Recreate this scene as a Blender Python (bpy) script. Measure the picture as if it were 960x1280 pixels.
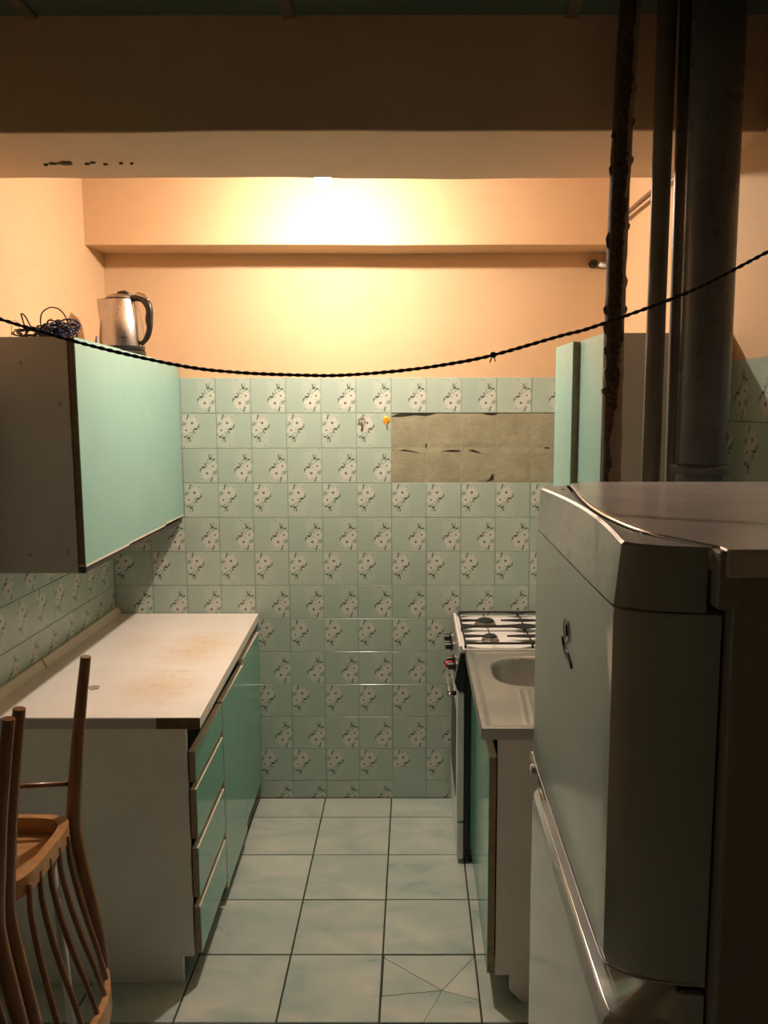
import bpy, math, random
from math import sin, cos, pi, sqrt
from mathutils import Vector, Matrix

random.seed(7)
for o in list(bpy.data.objects):
    bpy.data.objects.remove(o)
COL = bpy.context.scene.collection
SC = bpy.context.scene

# ---------------------------------------------------------------- camera, world, exposure
cd = bpy.data.cameras.new('camera'); cam = bpy.data.objects.new('camera', cd); COL.objects.link(cam)
SC.camera = cam
cd.sensor_fit = 'VERTICAL'; cd.sensor_height = 36.0; cd.lens = 1035 / 1280 * 36.0
cd.shift_x = (480 - 515.6) / 1280; cd.shift_y = -(640 - 633.0) / 1280
cd.clip_start = 0.02
_p, _y, _r = .1266, .0014, -.0011
_f = Vector((-sin(_y) * cos(_p), cos(_y) * cos(_p), -sin(_p)))
_rt = Vector((cos(_y), sin(_y), 0)); _up = _rt.cross(_f)
_rt = _rt * cos(_r) + _up * sin(_r); _up = _rt.cross(_f)
_m = Matrix((_rt, _up, -_f)).transposed().to_4x4(); _m.translation = Vector((.0979, -3.5612, 1.7871))
cam.matrix_world = _m

w = bpy.data.worlds.new('world'); SC.world = w; w.use_nodes = True
w.node_tree.nodes['Background'].inputs[0].default_value = (1, .8, .6, 1)
w.node_tree.nodes['Background'].inputs[1].default_value = 0.001
SC.view_settings.view_transform = 'Standard'; SC.view_settings.look = 'None'
SC.view_settings.exposure = 0.0; SC.view_settings.gamma = 1.0
SC.view_settings.use_curve_mapping = False
LAMP = (-.21, -.62, 2.56)
LAMP_STRENGTH = 2680.0
LAMP_COLOR = (1.0, .84, .70)

# ---------------------------------------------------------------- helpers
WL = {}
def wl(o): return WL.get(o.name, Vector((0, 0, 0))) if o else Vector((0, 0, 0))

class MB:
    def __init__(s): s.v = []; s.f = []; s.uv = None
    def add(s, vs, fs):
        n = len(s.v); s.v += [tuple(v) for v in vs]; s.f += [tuple(i + n for i in f) for f in fs]; return s
    def box(s, x0, x1, y0, y1, z0, z1):
        vs = [(x0,y0,z0),(x1,y0,z0),(x1,y1,z0),(x0,y1,z0),(x0,y0,z1),(x1,y0,z1),(x1,y1,z1),(x0,y1,z1)]
        return s.add(vs, [(0,3,2,1),(4,5,6,7),(0,1,5,4),(1,2,6,5),(2,3,7,6),(3,0,4,7)])
    def hexa(s, vs):
        return s.add(vs, [(0,3,2,1),(4,5,6,7),(0,1,5,4),(1,2,6,5),(2,3,7,6),(3,0,4,7)])
    def prism(s, pts, a, b, axis='z'):
        n = len(pts)
        def mk(p, h):
            return {'z': (p[0], p[1], h), 'y': (p[0], h, p[1]), 'x': (h, p[0], p[1])}[axis]
        vs = [mk(p, a) for p in pts] + [mk(p, b) for p in pts]
        fs = [tuple(range(n))[::-1], tuple(range(n, 2 * n))]
        fs += [(i, (i + 1) % n, n + (i + 1) % n, n + i) for i in range(n)]
        return s.add(vs, fs)
    def tube(s, pts, r, n=10, cap=True, closed=False, flat=1.0):
        pts = [Vector(p) for p in pts]; m = len(pts)
        rs = r if isinstance(r, (list, tuple)) else [r] * m
        vs = []; prev = None
        for i, p in enumerate(pts):
            if closed: t = pts[(i + 1) % m] - pts[i - 1]
            else: t = pts[min(i + 1, m - 1)] - pts[max(i - 1, 0)]
            t.normalize()
            if prev is None:
                a = Vector((0, 0, 1)) if abs(t.z) < .9 else Vector((1, 0, 0))
                u = t.cross(a).normalized()
            else:
                u = (prev - t * prev.dot(t)).normalized()
            prev = u; v = t.cross(u)
            for k in range(n):
                c = 2 * pi * k / n
                vs.append(p + (u * cos(c) + v * sin(c) * flat) * rs[i])
        fs = []
        for i in range(m if closed else m - 1):
            j = (i + 1) % m
            for k in range(n):
                k2 = (k + 1) % n
                fs.append((i * n + k, i * n + k2, j * n + k2, j * n + k))
        if cap and not closed:
            fs.append(tuple(range(n))[::-1]); fs.append(tuple((m - 1) * n + k for k in range(n)))
        return s.add(vs, fs)
    def lathe(s, prof, c=(0, 0, 0), n=32, axis='z'):
        vs = []
        for r, h in prof:
            for k in range(n):
                a = 2 * pi * k / n
                q = {'z': (r * cos(a), r * sin(a), h), 'y': (r * cos(a), h, r * sin(a)), 'x': (h, r * cos(a), r * sin(a))}[axis]
                vs.append((q[0] + c[0], q[1] + c[1], q[2] + c[2]))
        fs = []
        for i in range(len(prof) - 1):
            for k in range(n):
                k2 = (k + 1) % n
                fs.append((i * n + k, i * n + k2, (i + 1) * n + k2, (i + 1) * n + k))
        fs.append(tuple(range(n))[::-1]); fs.append(tuple((len(prof) - 1) * n + k for k in range(n)))
        return s.add(vs, fs)
    def build(s, name, mat, parent=None, smooth=False, bevel=0, loc=None, seg=2, s_ang=38):
        me = bpy.data.meshes.new(name)
        L = wl(parent)
        base = L + (Vector(loc) if loc else Vector((0, 0, 0)))
        me.from_pydata([tuple(Vector(v) - base) for v in s.v], [], s.f)
        if s.uv:
            ul = me.uv_layers.new(name='UVMap')
            for lp in me.loops: ul.data[lp.index].uv = s.uv[lp.vertex_index]
        import bmesh
        bm = bmesh.new(); bm.from_mesh(me); bmesh.ops.recalc_face_normals(bm, faces=bm.faces); bm.to_mesh(me); bm.free()
        me.materials.append(mat)
        o = bpy.data.objects.new(name, me); COL.objects.link(o)
        if loc: o.location = loc
        if parent: o.parent = parent
        WL[o.name] = base
        if smooth:
            for p in me.polygons: p.use_smooth = True
            if smooth == 'auto':
                try:
                    me.set_sharp_from_angle(angle=math.radians(s_ang))
                except Exception: pass
        if bevel:
            b = o.modifiers.new('bevel', 'BEVEL'); b.width = bevel; b.segments = seg; b.limit_method = 'ANGLE'; b.angle_limit = math.radians(40)
        return o

def tag(o, label=None, cat=None, group=None, kind=None):
    if label: o['label'] = label
    if cat: o['category'] = cat
    if group: o['group'] = group
    if kind: o['kind'] = kind
    return o
def thing(name, label, cat, loc=(0, 0, 0), group=None):
    o = bpy.data.objects.new(name, None); COL.objects.link(o); o.location = loc; o.empty_display_size = .05
    WL[o.name] = Vector(loc)
    return tag(o, label, cat, group)
def inst(o, loc, parent=None, rot=(0, 0, 0), name=None, scale=None):
    c = o.copy(); COL.objects.link(c); c.location = loc; c.rotation_euler = rot
    if name: c.name = name
    if scale: c.scale = scale
    c.parent = parent
    return c

# ---------------------------------------------------------------- material helpers
class NT:
    def __init__(s, name):
        s.m = bpy.data.materials.new(name); s.m.use_nodes = True
        s.t = s.m.node_tree; s.N = s.t.nodes; s.L = s.t.links
        s.b = s.N['Principled BSDF']
    def n(s, typ, **kw):
        x = s.N.new(typ)
        for k, v in kw.items(): setattr(x, k, v)
        return x
    def set(s, sock, v):
        if isinstance(v, bpy.types.NodeSocket): s.L.new(v, sock)
        elif v is not None: sock.default_value = v
    def math(s, op, a, b=None, c=None, clamp=False):
        x = s.n('ShaderNodeMath', operation=op, use_clamp=clamp)
        s.set(x.inputs[0], a)
        if b is not None: s.set(x.inputs[1], b)
        if c is not None: s.set(x.inputs[2], c)
        return x.outputs[0]
    def vm(s, op, a, b=None, scale=None):
        x = s.n('ShaderNodeVectorMath', operation=op)
        s.set(x.inputs[0], a)
        if b is not None: s.set(x.inputs[1], b)
        if scale is not None: s.set(x.inputs['Scale'], scale)
        return x
    def mix(s, f, a, b):
        x = s.n('ShaderNodeMix', data_type='RGBA')
        s.set(x.inputs[0], f); s.set(x.inputs[6], a if not isinstance(a, tuple) else (*a[:3], 1)); s.set(x.inputs[7], b if not isinstance(b, tuple) else (*b[:3], 1))
        return x.outputs[2]
    def coord(s, which='Object'):
        return s.n('ShaderNodeTexCoord').outputs[which]
    def pos(s): return s.n('ShaderNodeNewGeometry').outputs['Position']
    def noise(s, vec, scale=5, detail=4, rough=.55, out=0, dist=0):
        x = s.n('ShaderNodeTexNoise'); s.set(x.inputs['Vector'], vec); x.inputs['Scale'].default_value = scale
        x.inputs['Detail'].default_value = detail; x.inputs['Roughness'].default_value = rough
        x.inputs['Distortion'].default_value = dist
        return x.outputs[out]
    def ramp(s, f, stops):
        x = s.n('ShaderNodeMapRange', clamp=True); s.set(x.inputs[0], f)
        x.inputs[1].default_value = stops[0]; x.inputs[2].default_value = stops[1]; x.inputs[3].default_value = stops[2] if len(stops) > 2 else 0; x.inputs[4].default_value = stops[3] if len(stops) > 3 else 1
        return x.outputs[0]
    def scale(s, vec, xyz):
        return s.vm('MULTIPLY', vec, xyz).outputs[0]
    def bump(s, h, strength=.2, dist=.002):
        x = s.n('ShaderNodeBump'); x.inputs['Strength'].default_value = strength; x.inputs['Distance'].default_value = dist
        s.set(x.inputs['Height'], h); s.L.new(x.outputs[0], s.b.inputs['Normal'])
    def out(s, col=None, rough=.5, metal=0, spec=None, coat=None):
        if col is not None: s.set(s.b.inputs['Base Color'], col if not isinstance(col, tuple) else (*col[:3], 1))
        s.set(s.b.inputs['Roughness'], rough); s.b.inputs['Metallic'].default_value = metal
        if spec is not None: s.b.inputs['Specular IOR Level'].default_value = spec
        if coat: s.b.inputs['Coat Weight'].default_value = coat; s.b.inputs['Coat Roughness'].default_value = .08
        return s.m

def simple(name, col, rough=.5, metal=0, var=.12, scale=8, bump=0, bscale=60, stretch=(1, 1, 1), spec=None, coat=None, col2=None):
    t = NT(name); p = t.scale(t.pos(), stretch)
    n = t.noise(p, scale, 5)
    c2 = col2 if col2 else tuple(c * (1 - var * 2) for c in col)
    c = t.mix(t.ramp(n, (.3, .7)), c2, col)
    if bump: t.bump(t.noise(p, bscale, 4), bump, .001)
    return t.out(c, t.ramp(t.noise(p, scale * 3, 3), (.3, .7, rough * .85, min(1, rough * 1.15))), metal, spec, coat)

def mat_plaster(name, base, dark):
    t = NT(name); p = t.pos()
    n1 = t.noise(p, 1.6, 6, .6); n2 = t.noise(t.scale(p, (3, 3, 9)), 2, 5, .6)
    c = t.mix(t.ramp(n1, (.35, .7)), base, dark)
    c = t.mix(t.math('MULTIPLY', t.ramp(n2, (.55, .75)), .35), c, tuple(x * .78 for x in base))
    h = t.math('ADD', t.noise(p, 6, 5), t.math('MULTIPLY', t.noise(p, 90, 4), .12))
    t.bump(h, .25, .006)
    return t.out(c, .62, 0, .35)

M = {}
M['plaster'] = mat_plaster('peach_plaster', (.62, .425, .25), (.57, .385, .215))
M['beam_plaster'] = mat_plaster('beam_plaster', (.38, .36, .32), (.33, .31, .27))
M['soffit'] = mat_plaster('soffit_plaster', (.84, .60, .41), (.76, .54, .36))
M['grout'] = simple('tile_grout', (.36, .40, .33), .85, var=.2, scale=30, bump=.3)
M['floor_grout'] = simple('floor_grout', (.07, .065, .055), .9, var=.3, scale=30, bump=.3)
M['ceiling_panel'] = simple('ceiling_green_board', (.13, .20, .17), .5, var=.15, scale=3)
M['batten'] = simple('ceiling_batten', (.22, .20, .14), .6)
M['chip'] = simple('plaster_chip', (.12, .09, .05), .9)
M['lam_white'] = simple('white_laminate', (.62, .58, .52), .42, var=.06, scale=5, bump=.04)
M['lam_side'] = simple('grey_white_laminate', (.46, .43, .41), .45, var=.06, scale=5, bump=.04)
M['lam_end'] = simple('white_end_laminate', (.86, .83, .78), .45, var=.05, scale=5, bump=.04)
M['teal'] = simple('teal_laminate', (.165, .43, .34), .13, var=.04, scale=2.5)
M['teal_pale'] = simple('pale_teal_laminate', (.26, .47, .42), .33, var=.04, scale=2.5)
M['edge_brown'] = simple('chipboard_edge', (.42, .30, .18), .75, var=.2, scale=60, bump=.3, bscale=200)
M['edge_dark'] = simple('dark_brown_edge', (.16, .095, .045), .65, var=.2, scale=40)
M['inside'] = simple('cabinet_inside', (.05, .045, .04), .8)
M['black'] = simple('black_plastic', (.012, .012, .012), .35, var=.1)
M['edge_pale'] = simple('pale_edge_band', (.72, .66, .54), .4, var=.05)
M['chrome'] = simple('chrome', (.75, .73, .70), .16, 1, var=.05)
M['rubber'] = simple('black_rubber', (.02, .02, .02), .7)
M['white_enamel'] = simple('white_enamel', (.80, .79, .77), .34, var=.04)
M['stove_side'] = simple('stove_grey', (.33, .31, .28), .3, .3)
M['iron'] = simple('cast_iron', (.015, .014, .013), .55)
M['burner'] = simple('burner_alloy', (.30, .27, .24), .4, .9)
M['red'] = simple('red_button', (.55, .03, .025), .35)
M['plastic_orange'] = simple('orange_plastic', (.9, .36, .01), .35)
M['brass'] = simple('brass', (.45, .30, .13), .35, .9)
M['key_brown'] = simple('brown_leather', (.14, .06, .03), .6)
M['rope'] = simple('black_rope', (.018, .014, .012), .7)
M['cable'] = simple('blue_black_cable', (.02, .04, .17), .3, col2=(.01, .01, .018), scale=40)
M['cable_black'] = simple('black_cable', (.02, .015, .015), .35)
M['pen'] = simple('blue_pen', (.05, .07, .22), .35)
M['paint_taupe'] = simple('beige_oil_paint', (.24, .20, .16), .35, var=.12, scale=14, bump=.15, bscale=30)
M['sewer'] = simple('grey_plastic_pipe', (.17, .17, .175), .3, var=.1, scale=9)
M['pipe_brown'] = simple('brown_gas_pipe', (.20, .11, .06), .5)
M['clear'] = None
M['wood_table'] = simple('white_table_paint', (.66, .64, .60), .5, var=.06)
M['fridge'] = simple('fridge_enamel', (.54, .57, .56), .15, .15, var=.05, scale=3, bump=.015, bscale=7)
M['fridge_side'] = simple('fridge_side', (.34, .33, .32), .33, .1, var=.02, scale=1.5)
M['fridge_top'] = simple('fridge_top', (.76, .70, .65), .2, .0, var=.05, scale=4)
def mat_cap():
    t = NT('smudged_fridge_cap'); p = t.pos()
    a = t.noise(t.scale(p, (1, 1.0, 3.2)), 26, 5, .7, dist=.8)
    c = t.mix(t.ramp(a, (.56, .68, 0, .5)), (.46, .485, .475), (.30, .30, .28))
    return t.out(c, t.ramp(a, (.4, .7, .28, .5)), .1, .5)
M['fridge_cap'] = mat_cap()
M['logo'] = simple('dark_logo', (.02, .02, .025), .3)
M['mortar_dark'] = simple('crack_dark', (.02, .017, .012), .95)

def mat_wood():
    t = NT('varnished_beech'); p = t.scale(t.pos(), (9, 9, 1.2))
    n = t.noise(p, 6, 6, .6, dist=.4)
    c = t.mix(t.ramp(n, (.3, .7)), (.15, .058, .020), (.27, .115, .042))
    t.bump(n, .06, .001)
    return t.out(c, .28, 0, .5, .3)
M['wood'] = mat_wood()
def mat_wood_light():
    t = NT('varnished_plywood'); p = t.scale(t.pos(), (2, 10, 10))
    n = t.noise(p, 5, 6, .6, dist=.4)
    c = t.mix(t.ramp(n, (.3, .7)), (.40, .19, .075), (.55, .30, .13))
    return t.out(c, .3, 0, .5)
M['wood_light'] = mat_wood_light()

def mat_worktop():
    t = NT('stained_white_worktop'); p = t.pos()
    def blob(x, y, r, sy):
        v = t.vm('SUBTRACT', p, (x, y, .86)).outputs[0]
        v = t.scale(v, (1 / r, 1 / (r * sy), 0))
        d = t.vm('LENGTH', v).outputs['Value']
        d = t.math('ADD', d, t.math('MULTIPLY', t.math('SUBTRACT', t.noise(t.scale(p, (1, 2.2, 1)), 9, 6, .65), .5), 1.6))
        return t.ramp(d, (.2, 1.2, 1, 0))
    s1 = blob(-.72, -.95, .14, 1.1); s2 = blob(-.72, -.52, .14, 1.7); s3 = blob(-.98, -.45, .10, 1.5)
    s = t.math('ADD', t.math('ADD', s1, s2), t.math('MULTIPLY', s3, .4), clamp=True)
    g = t.ramp(t.noise(t.scale(p, (4, 1.2, 1)), 14, 6, .7), (.45, .75))
    f = t.math('MULTIPLY', s, t.math('ADD', t.math('MULTIPLY', g, .45), .38))
    c = t.mix(t.ramp(t.noise(p, 3, 4), (.3, .7)), (.83, .79, .74), (.78, .73, .66))
    c = t.mix(f, c, (.66, .42, .20))
    return t.out(c, t.math('ADD', t.math('MULTIPLY', f, .15), .3), 0, .45)
M['worktop'] = mat_worktop()

def mat_steel():
    t = NT('brushed_steel'); p = t.scale(t.pos(), (3, 60, 60))
    n = t.noise(p, 3, 5, .6)
    c = t.mix(n, (.42, .42, .40), (.55, .55, .52))
    d = t.noise(t.pos(), 5, 5, .6)
    c = t.mix(t.math('MULTIPLY', t.ramp(d, (.45, .7)), .35), c, (.33, .30, .23))
    return t.out(c, t.ramp(d, (.3, .7, .32, .5)), .85)
M['steel'] = mat_steel()
M['kettle_steel'] = simple('kettle_brushed_steel', (.47, .44, .42), .30, 1, var=.04, scale=3, stretch=(20, 20, 1))

def mat_rust():
    t = NT('flaking_rusty_paint'); p = t.pos()
    a = t.noise(t.scale(p, (1, 1, .45)), 26, 8, .7, dist=.6)
    b = t.noise(p, 120, 5, .7)
    rust = t.mix(t.ramp(b, (.35, .7)), (.035, .021, .014), (.16, .09, .05))
    pale = t.mix(t.ramp(b, (.3, .7)), (.30, .22, .15), (.40, .30, .21))
    # paint survives mostly low down on the room side, where nobody scraped it
    sp = t.n('ShaderNodeSeparateXYZ'); t.L.new(p, sp.inputs[0])
    side = t.ramp(t.math('SUBTRACT', sp.outputs[0], t.math('MULTIPLY', sp.outputs[2], .016)), (.512, .534, -.10, .22)); low = t.ramp(sp.outputs[2], (1.55, 1.95, .22, 0))
    m = t.ramp(t.math('ADD', a, t.math('ADD', side, low)), (.62, .65))
    c = t.mix(m, rust, pale)
    t.bump(t.math('ADD', t.math('MULTIPLY', m, .6), t.math('MULTIPLY', b, .5)), .8, .003)
    return t.out(c, .7, 0, .3)
M['rust'] = mat_rust()

def mat_mortar():
    t = NT('tile_adhesive'); p = t.pos()
    a = t.noise(p, 9, 7, .65); b = t.noise(t.scale(p, (1, 1, 5)), 30, 6, .7)
    c = t.mix(t.ramp(a, (.3, .7)), (.24, .235, .155), (.36, .345, .235))
    c = t.mix(t.math('MULTIPLY', t.ramp(b, (.5, .75)), .5), c, (.15, .15, .095))
    t.bump(t.math('ADD', a, t.math('MULTIPLY', b, .5)), .6, .004)
    return t.out(c, .9, 0, .15)
M['mortar'] = mat_mortar()

def mat_tile():
    """glazed wall tile, flower print in its lower right half; UV 0..1 over the tile"""
    t = NT('flower_wall_tile')
    uv = t.n('ShaderNodeUVMap').outputs[0]
    seedn = t.n('ShaderNodeObjectInfo').outputs['Random']
    sep = t.n('ShaderNodeSeparateXYZ'); t.L.new(uv, sep.inputs[0]); U, V = sep.outputs[0], sep.outputs[1]
    base = t.mix(seedn, (.345, .445, .385), (.385, .485, .415))
    cloud = t.noise(t.vm('ADD', uv, t.vm('SCALE', (7, 3, 1), scale=seedn).outputs[0]).outputs[0], 1.5, 3)
    base = t.mix(t.math('MULTIPLY', cloud, .25), base, (.30, .40, .35))
    # paler printed band behind the bouquet
    band = t.math('MULTIPLY', t.ramp(U, (.42, .56)), t.ramp(U, (.985, .97)))
    col = t.mix(t.math('MULTIPLY', band, .30), base, (.52, .56, .48))
    wob = t.noise(uv, 28, 3, .6, out=1)
    uvw = t.vm('ADD', uv, t.vm('SCALE', t.vm('SUBTRACT', wob, (.5, .5, .5)).outputs[0], scale=.022).outputs[0]).outputs[0]
    uvw = t.scale(uvw, (1, 1, 0))
    for (x, y, R, k, ph) in ((.69, .28, .195, 5, .4), (.86, .49, .140, 5, 1.3), (.72, .45, .10, 5, 2.2), (.88, .15, .09, 5, .2)):
        d = t.vm('SUBTRACT', uvw, (x, y, 0)).outputs[0]
        s = t.n('ShaderNodeSeparateXYZ'); t.L.new(d, s.inputs[0])
        r = t.vm('LENGTH', d).outputs['Value']
        a = t.math('ARCTAN2', s.outputs[1], s.outputs[0])
        pet = t.math('ABSOLUTE', t.math('SINE', t.math('ADD', t.math('MULTIPLY', a, k / 2), ph)))
        lim = t.math('MULTIPLY', t.math('ADD', t.math('MULTIPLY', pet, .34), .66), R)
        q = t.math('DIVIDE', r, lim)
        m = t.ramp(q, (1.05, .93)); rim = t.math('MULTIPLY', m, t.ramp(q, (.70, .98, 0, .45)))
        vein = t.math('MULTIPLY', t.ramp(pet, (.25, .0)), .35)
        fc = t.mix(t.math('MAXIMUM', rim, vein), (.52, .56, .50), (.39, .45, .39))
        col = t.mix(m, col, fc)
        col = t.mix(t.ramp(r, (R * .24, R * .14)), col, (.16, .14, .11) if R > .1 else (.26, .26, .21))
    leaves = [(.60, .455, .075, .022, .1, 0), (.52, .40, .03, .014, .9, 0), (.495, .355, .014, .045, 0, 0), (.91, .30, .06, .034, .5, 1), (.955, .33, .03, .018, .2, 1),
              (.82, .12, .02, .06, -.2, 0), (.78, .06, .02, .03, .6, 1), (.76, .775, .018, .045, .1, 0), (.83, .80, .018, .04, -.5, 1), (.80, .705, .06, .022, .6, 0),
              (.89, .675, .06, .016, .2, 0), (.83, .62, .035, .014, .9, 1), (.71, .66, .03, .016, .9, 1), (.70, .58, .022, .035, .1, 1), (.65, .53, .02, .04, .6, 0),
              (.76, .55, .03, .013, .3, 1), (.62, .915, .045, .008, -.8, 1), (.55, .95, .03, .007, -.5, 1), (.97, .62, .012, .03, .3, 1), (.93, .97, .03, .01, .2, 1), (.56, .12, .05, .008, -.4, 1)]
    for (x, y, a, b, ang, pale) in leaves:
        mp = t.n('ShaderNodeMapping', vector_type='TEXTURE'); t.L.new(uvw, mp.inputs[0])
        mp.inputs['Location'].default_value = (x, y, 0); mp.inputs['Rotation'].default_value = (0, 0, ang); mp.inputs['Scale'].default_value = (a * .95, b * 1.45, 1)
        r = t.vm('LENGTH', mp.outputs[0]).outputs['Value']
        m = t.ramp(r, (1.15, .75, 0, .62 if pale else .92))
        col = t.mix(m, col, (.16, .22, .17) if pale else (.06, .09, .065))
    t.bump(t.noise(t.pos(), 14, 3), .05, .002)
    return t.out(col, t.ramp(t.noise(t.pos(), 5, 4), (.3, .7, .14, .26)), 0, .5)
M['tile'] = mat_tile()
def mat_tile_plain():
    t = NT('plain_wall_tile')
    c = t.mix(t.noise(t.pos(), 6, 4), (.335, .435, .38), (.37, .47, .405))
    return t.out(c, .2, 0, .5)
M['tile_plain'] = mat_tile_plain()

def mat_floor():
    t = NT('cloudy_floor_tile')
    r = t.n('ShaderNodeObjectInfo').outputs['Random']
    p = t.vm('ADD', t.pos(), t.vm('SCALE', (5, 9, 3), scale=r).outputs[0]).outputs[0]
    n = t.noise(t.scale(p, (1.4, 2.6, 1)), 3.0, 5, .55, dist=.6)
    c = t.mix(t.ramp(n, (.34, .68)), (.36, .46, .43), (.56, .60, .54))
    c = t.mix(t.ramp(t.noise(p, 60, 5, .7), (.62, .8, 0, .35)), c, (.26, .27, .24))
    c = t.mix(t.math('MULTIPLY', r, .12), c, (.26, .30, .28))
    t.bump(t.noise(p, 20, 4), .05, .002)
    return t.out(c, t.ramp(n, (.3, .7, .26, .42)), 0, .45)
M['floor'] = mat_floor()

def mat_glass(name, col=(.9, .9, .85)):
    t = NT(name); t.out(col, .08); t.b.inputs['Transmission Weight'].default_value = .85; return t.m
M['clear'] = mat_glass('clear_plastic')
def mat_bulb():
    t = NT('lit_bulb'); t.out((1, .9, .8), .3)
    t.b.inputs['Emission Color'].default_value = (*LAMP_COLOR, 1); t.b.inputs['Emission Strength'].default_value = LAMP_STRENGTH
    return t.m
M['bulb'] = mat_bulb()

# ================================================================ THE SETTING
XL, XR, YB, ZC = -1.215, .90, -5.0, 2.65
TT = 1.887                     # top of the tiling
fl = MB().box(-1.45, 1.1, YB - .1, .1, -.08, -.006).build('floor', M['floor_grout']); tag(fl, kind='structure')
FX, FY, FS = -.3027, -.1741, .2991
def floor_tile_mesh(w, h):
    b = MB(); g = .0028; c = .0012
    x0, x1, y0, y1 = g, w - g, g, h - g
    b.add([(x0,y0,-.006),(x1,y0,-.006),(x1,y1,-.006),(x0,y1,-.006),(x0,y0,-c),(x1,y0,-c),(x1,y1,-c),(x0,y1,-c),
           (x0+c,y0+c,0),(x1-c,y0+c,0),(x1-c,y1-c,0),(x0+c,y1-c,0)],
          [(0,1,5,4),(1,2,6,5),(2,3,7,6),(3,0,4,7),(4,5,9,8),(5,6,10,9),(6,7,11,10),(7,4,8,11),(8,9,10,11)])
    return b
ft = floor_tile_mesh(FS, FS).build('floor_tile', M['floor'], fl)
fh = floor_tile_mesh(FS, -FY).build('floor_tile', M['floor'], fl)
first = {0: False, 1: False}
for k in range(-3, 4):
    for j in range(0, 17):
        x = FX + k * FS
        if j == 0:
            o = fh if not first[0] else inst(fh, (0, 0, 0), fl); first[0] = True; y = FY
        else:
            y = FY - j * FS
            if k == 1 and j == 4: continue          # the cracked tile, built below
            o = ft if not first[1] else inst(ft, (0, 0, 0), fl); first[1] = True
        o.location = (x, y, random.uniform(-.0006, .0002)); o.rotation_euler = (random.uniform(-.001, .001), random.uniform(-.001, .001), 0)
# cracked tile: five shards
cx0, cx1, cy0, cy1 = FX + FS + .0028, FX + 2 * FS - .0028, FY - 4 * FS + .0028, FY - 3 * FS - .0028
C0 = (.184, -1.237)
ring = [(cx0 + .001, cy1 - .012), (cx0, cy1), (cx1, cy1), (cx1, cy1 - .01), (cx1, -1.278), (cx1, cy0), (.125, cy0), (cx0, cy0), (cx0, -1.262)]
shards = [[0, 1, 2, 3], [3, 4], [4, 5, 6], [6, 7, 8], [8, 0]]
for q, idx in enumerate(shards):
    pts = [ring[i] for i in idx] + [C0]
    mx = sum(p[0] for p in pts) / len(pts); my = sum(p[1] for p in pts) / len(pts)
    g = .0028 if q in (0, 4) else .0007
    pts = [(p[0] + (mx - p[0]) * g / max(.001, sqrt((mx - p[0])**2 + (my - p[1])**2)), p[1] + (my - p[1]) * g / max(.001, sqrt((mx - p[0])**2 + (my - p[1])**2))) for p in pts]
    MB().prism(pts, -.006, random.uniform(-.0012, -.0002)).build('tile_shard', M['floor'], fl, bevel=.0005, seg=1)

def wall_tile_mesh(w, h, v0, rot):
    b = MB(); g = .0008; c = .0008; T = .006
    x0, x1, z0, z1 = g, w - g, g, h - g
    b.add([(x0,T,z0),(x1,T,z0),(x1,T,z1),(x0,T,z1),(x0,c,z0),(x1,c,z0),(x1,c,z1),(x0,c,z1),
           (x0+c,0,z0+c),(x1-c,0,z0+c),(x1-c,0,z1-c),(x0+c,0,z1-c)],
          [(0,1,5,4),(1,2,6,5),(2,3,7,6),(3,0,4,7),(4,5,9,8),(5,6,10,9),(6,7,11,10),(7,4,8,11),(8,9,10,11)])
    b.uv = []
    for v in b.v:
        u_, v_ = v[0] / .15, v0 + (v[2] / .15)
        b.uv.append((1 - u_, 1 - v_) if rot else (u_, v_))
    return b

# back wall
wb = MB().box(-1.45, 1.1, .0045, .15, -.08, 2.75).build('wall_back', M['plaster']); tag(wb, kind='structure')
MB().box(-1.22, .9, .0035, .0046, 0, TT - .001).build('grout_bed', M['grout'], wb)
tE = wall_tile_mesh(.15, .15, 0, False).build('wall_tile', M['tile'], wb)
tO = wall_tile_mesh(.15, .15, 0, True).build('wall_tile', M['tile'], wb)
tP = wall_tile_mesh(.15, .15, 0, False).build('wall_tile', M['tile_plain'], wb)
tB = wall_tile_mesh(.15, TT - 12 * .1502 - .002, 1 - (TT - 12 * .1502) / .15, False).build('wall_tile', M['tile'], wb)
tBp = wall_tile_mesh(.15, TT - 12 * .1502 - .002, 0, False).build('wall_tile', M['tile_plain'], wb)
used = set()
def place_tile(proto, loc, parent, rot):
    if proto.name in used: o = inst(proto, loc, parent, rot)
    else:
        used.add(proto.name); o = proto; o.location = loc; o.rotation_euler = rot; o.parent = parent
    return o
for r in range(13):
    for c in range(-8, 6):
        if r in (1, 2) and c >= 0 and c < 5: continue
        j = lambda s=.0022: random.uniform(-s, s)
        if r == 12:
            pr = tBp if c in (0,) else tB; z = .001
        else:
            z = TT - (r + 1) * .1502; pr = tE if r % 2 == 0 else tO
        o = place_tile(pr, (c * .15 + .003 + j(.0006), j(.0004), z), wb, (j(), 0, j()))
        if c == -8: o.location.x = -1.2135; o.scale.x = 1.105
        else: o.scale.x = 1
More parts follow.
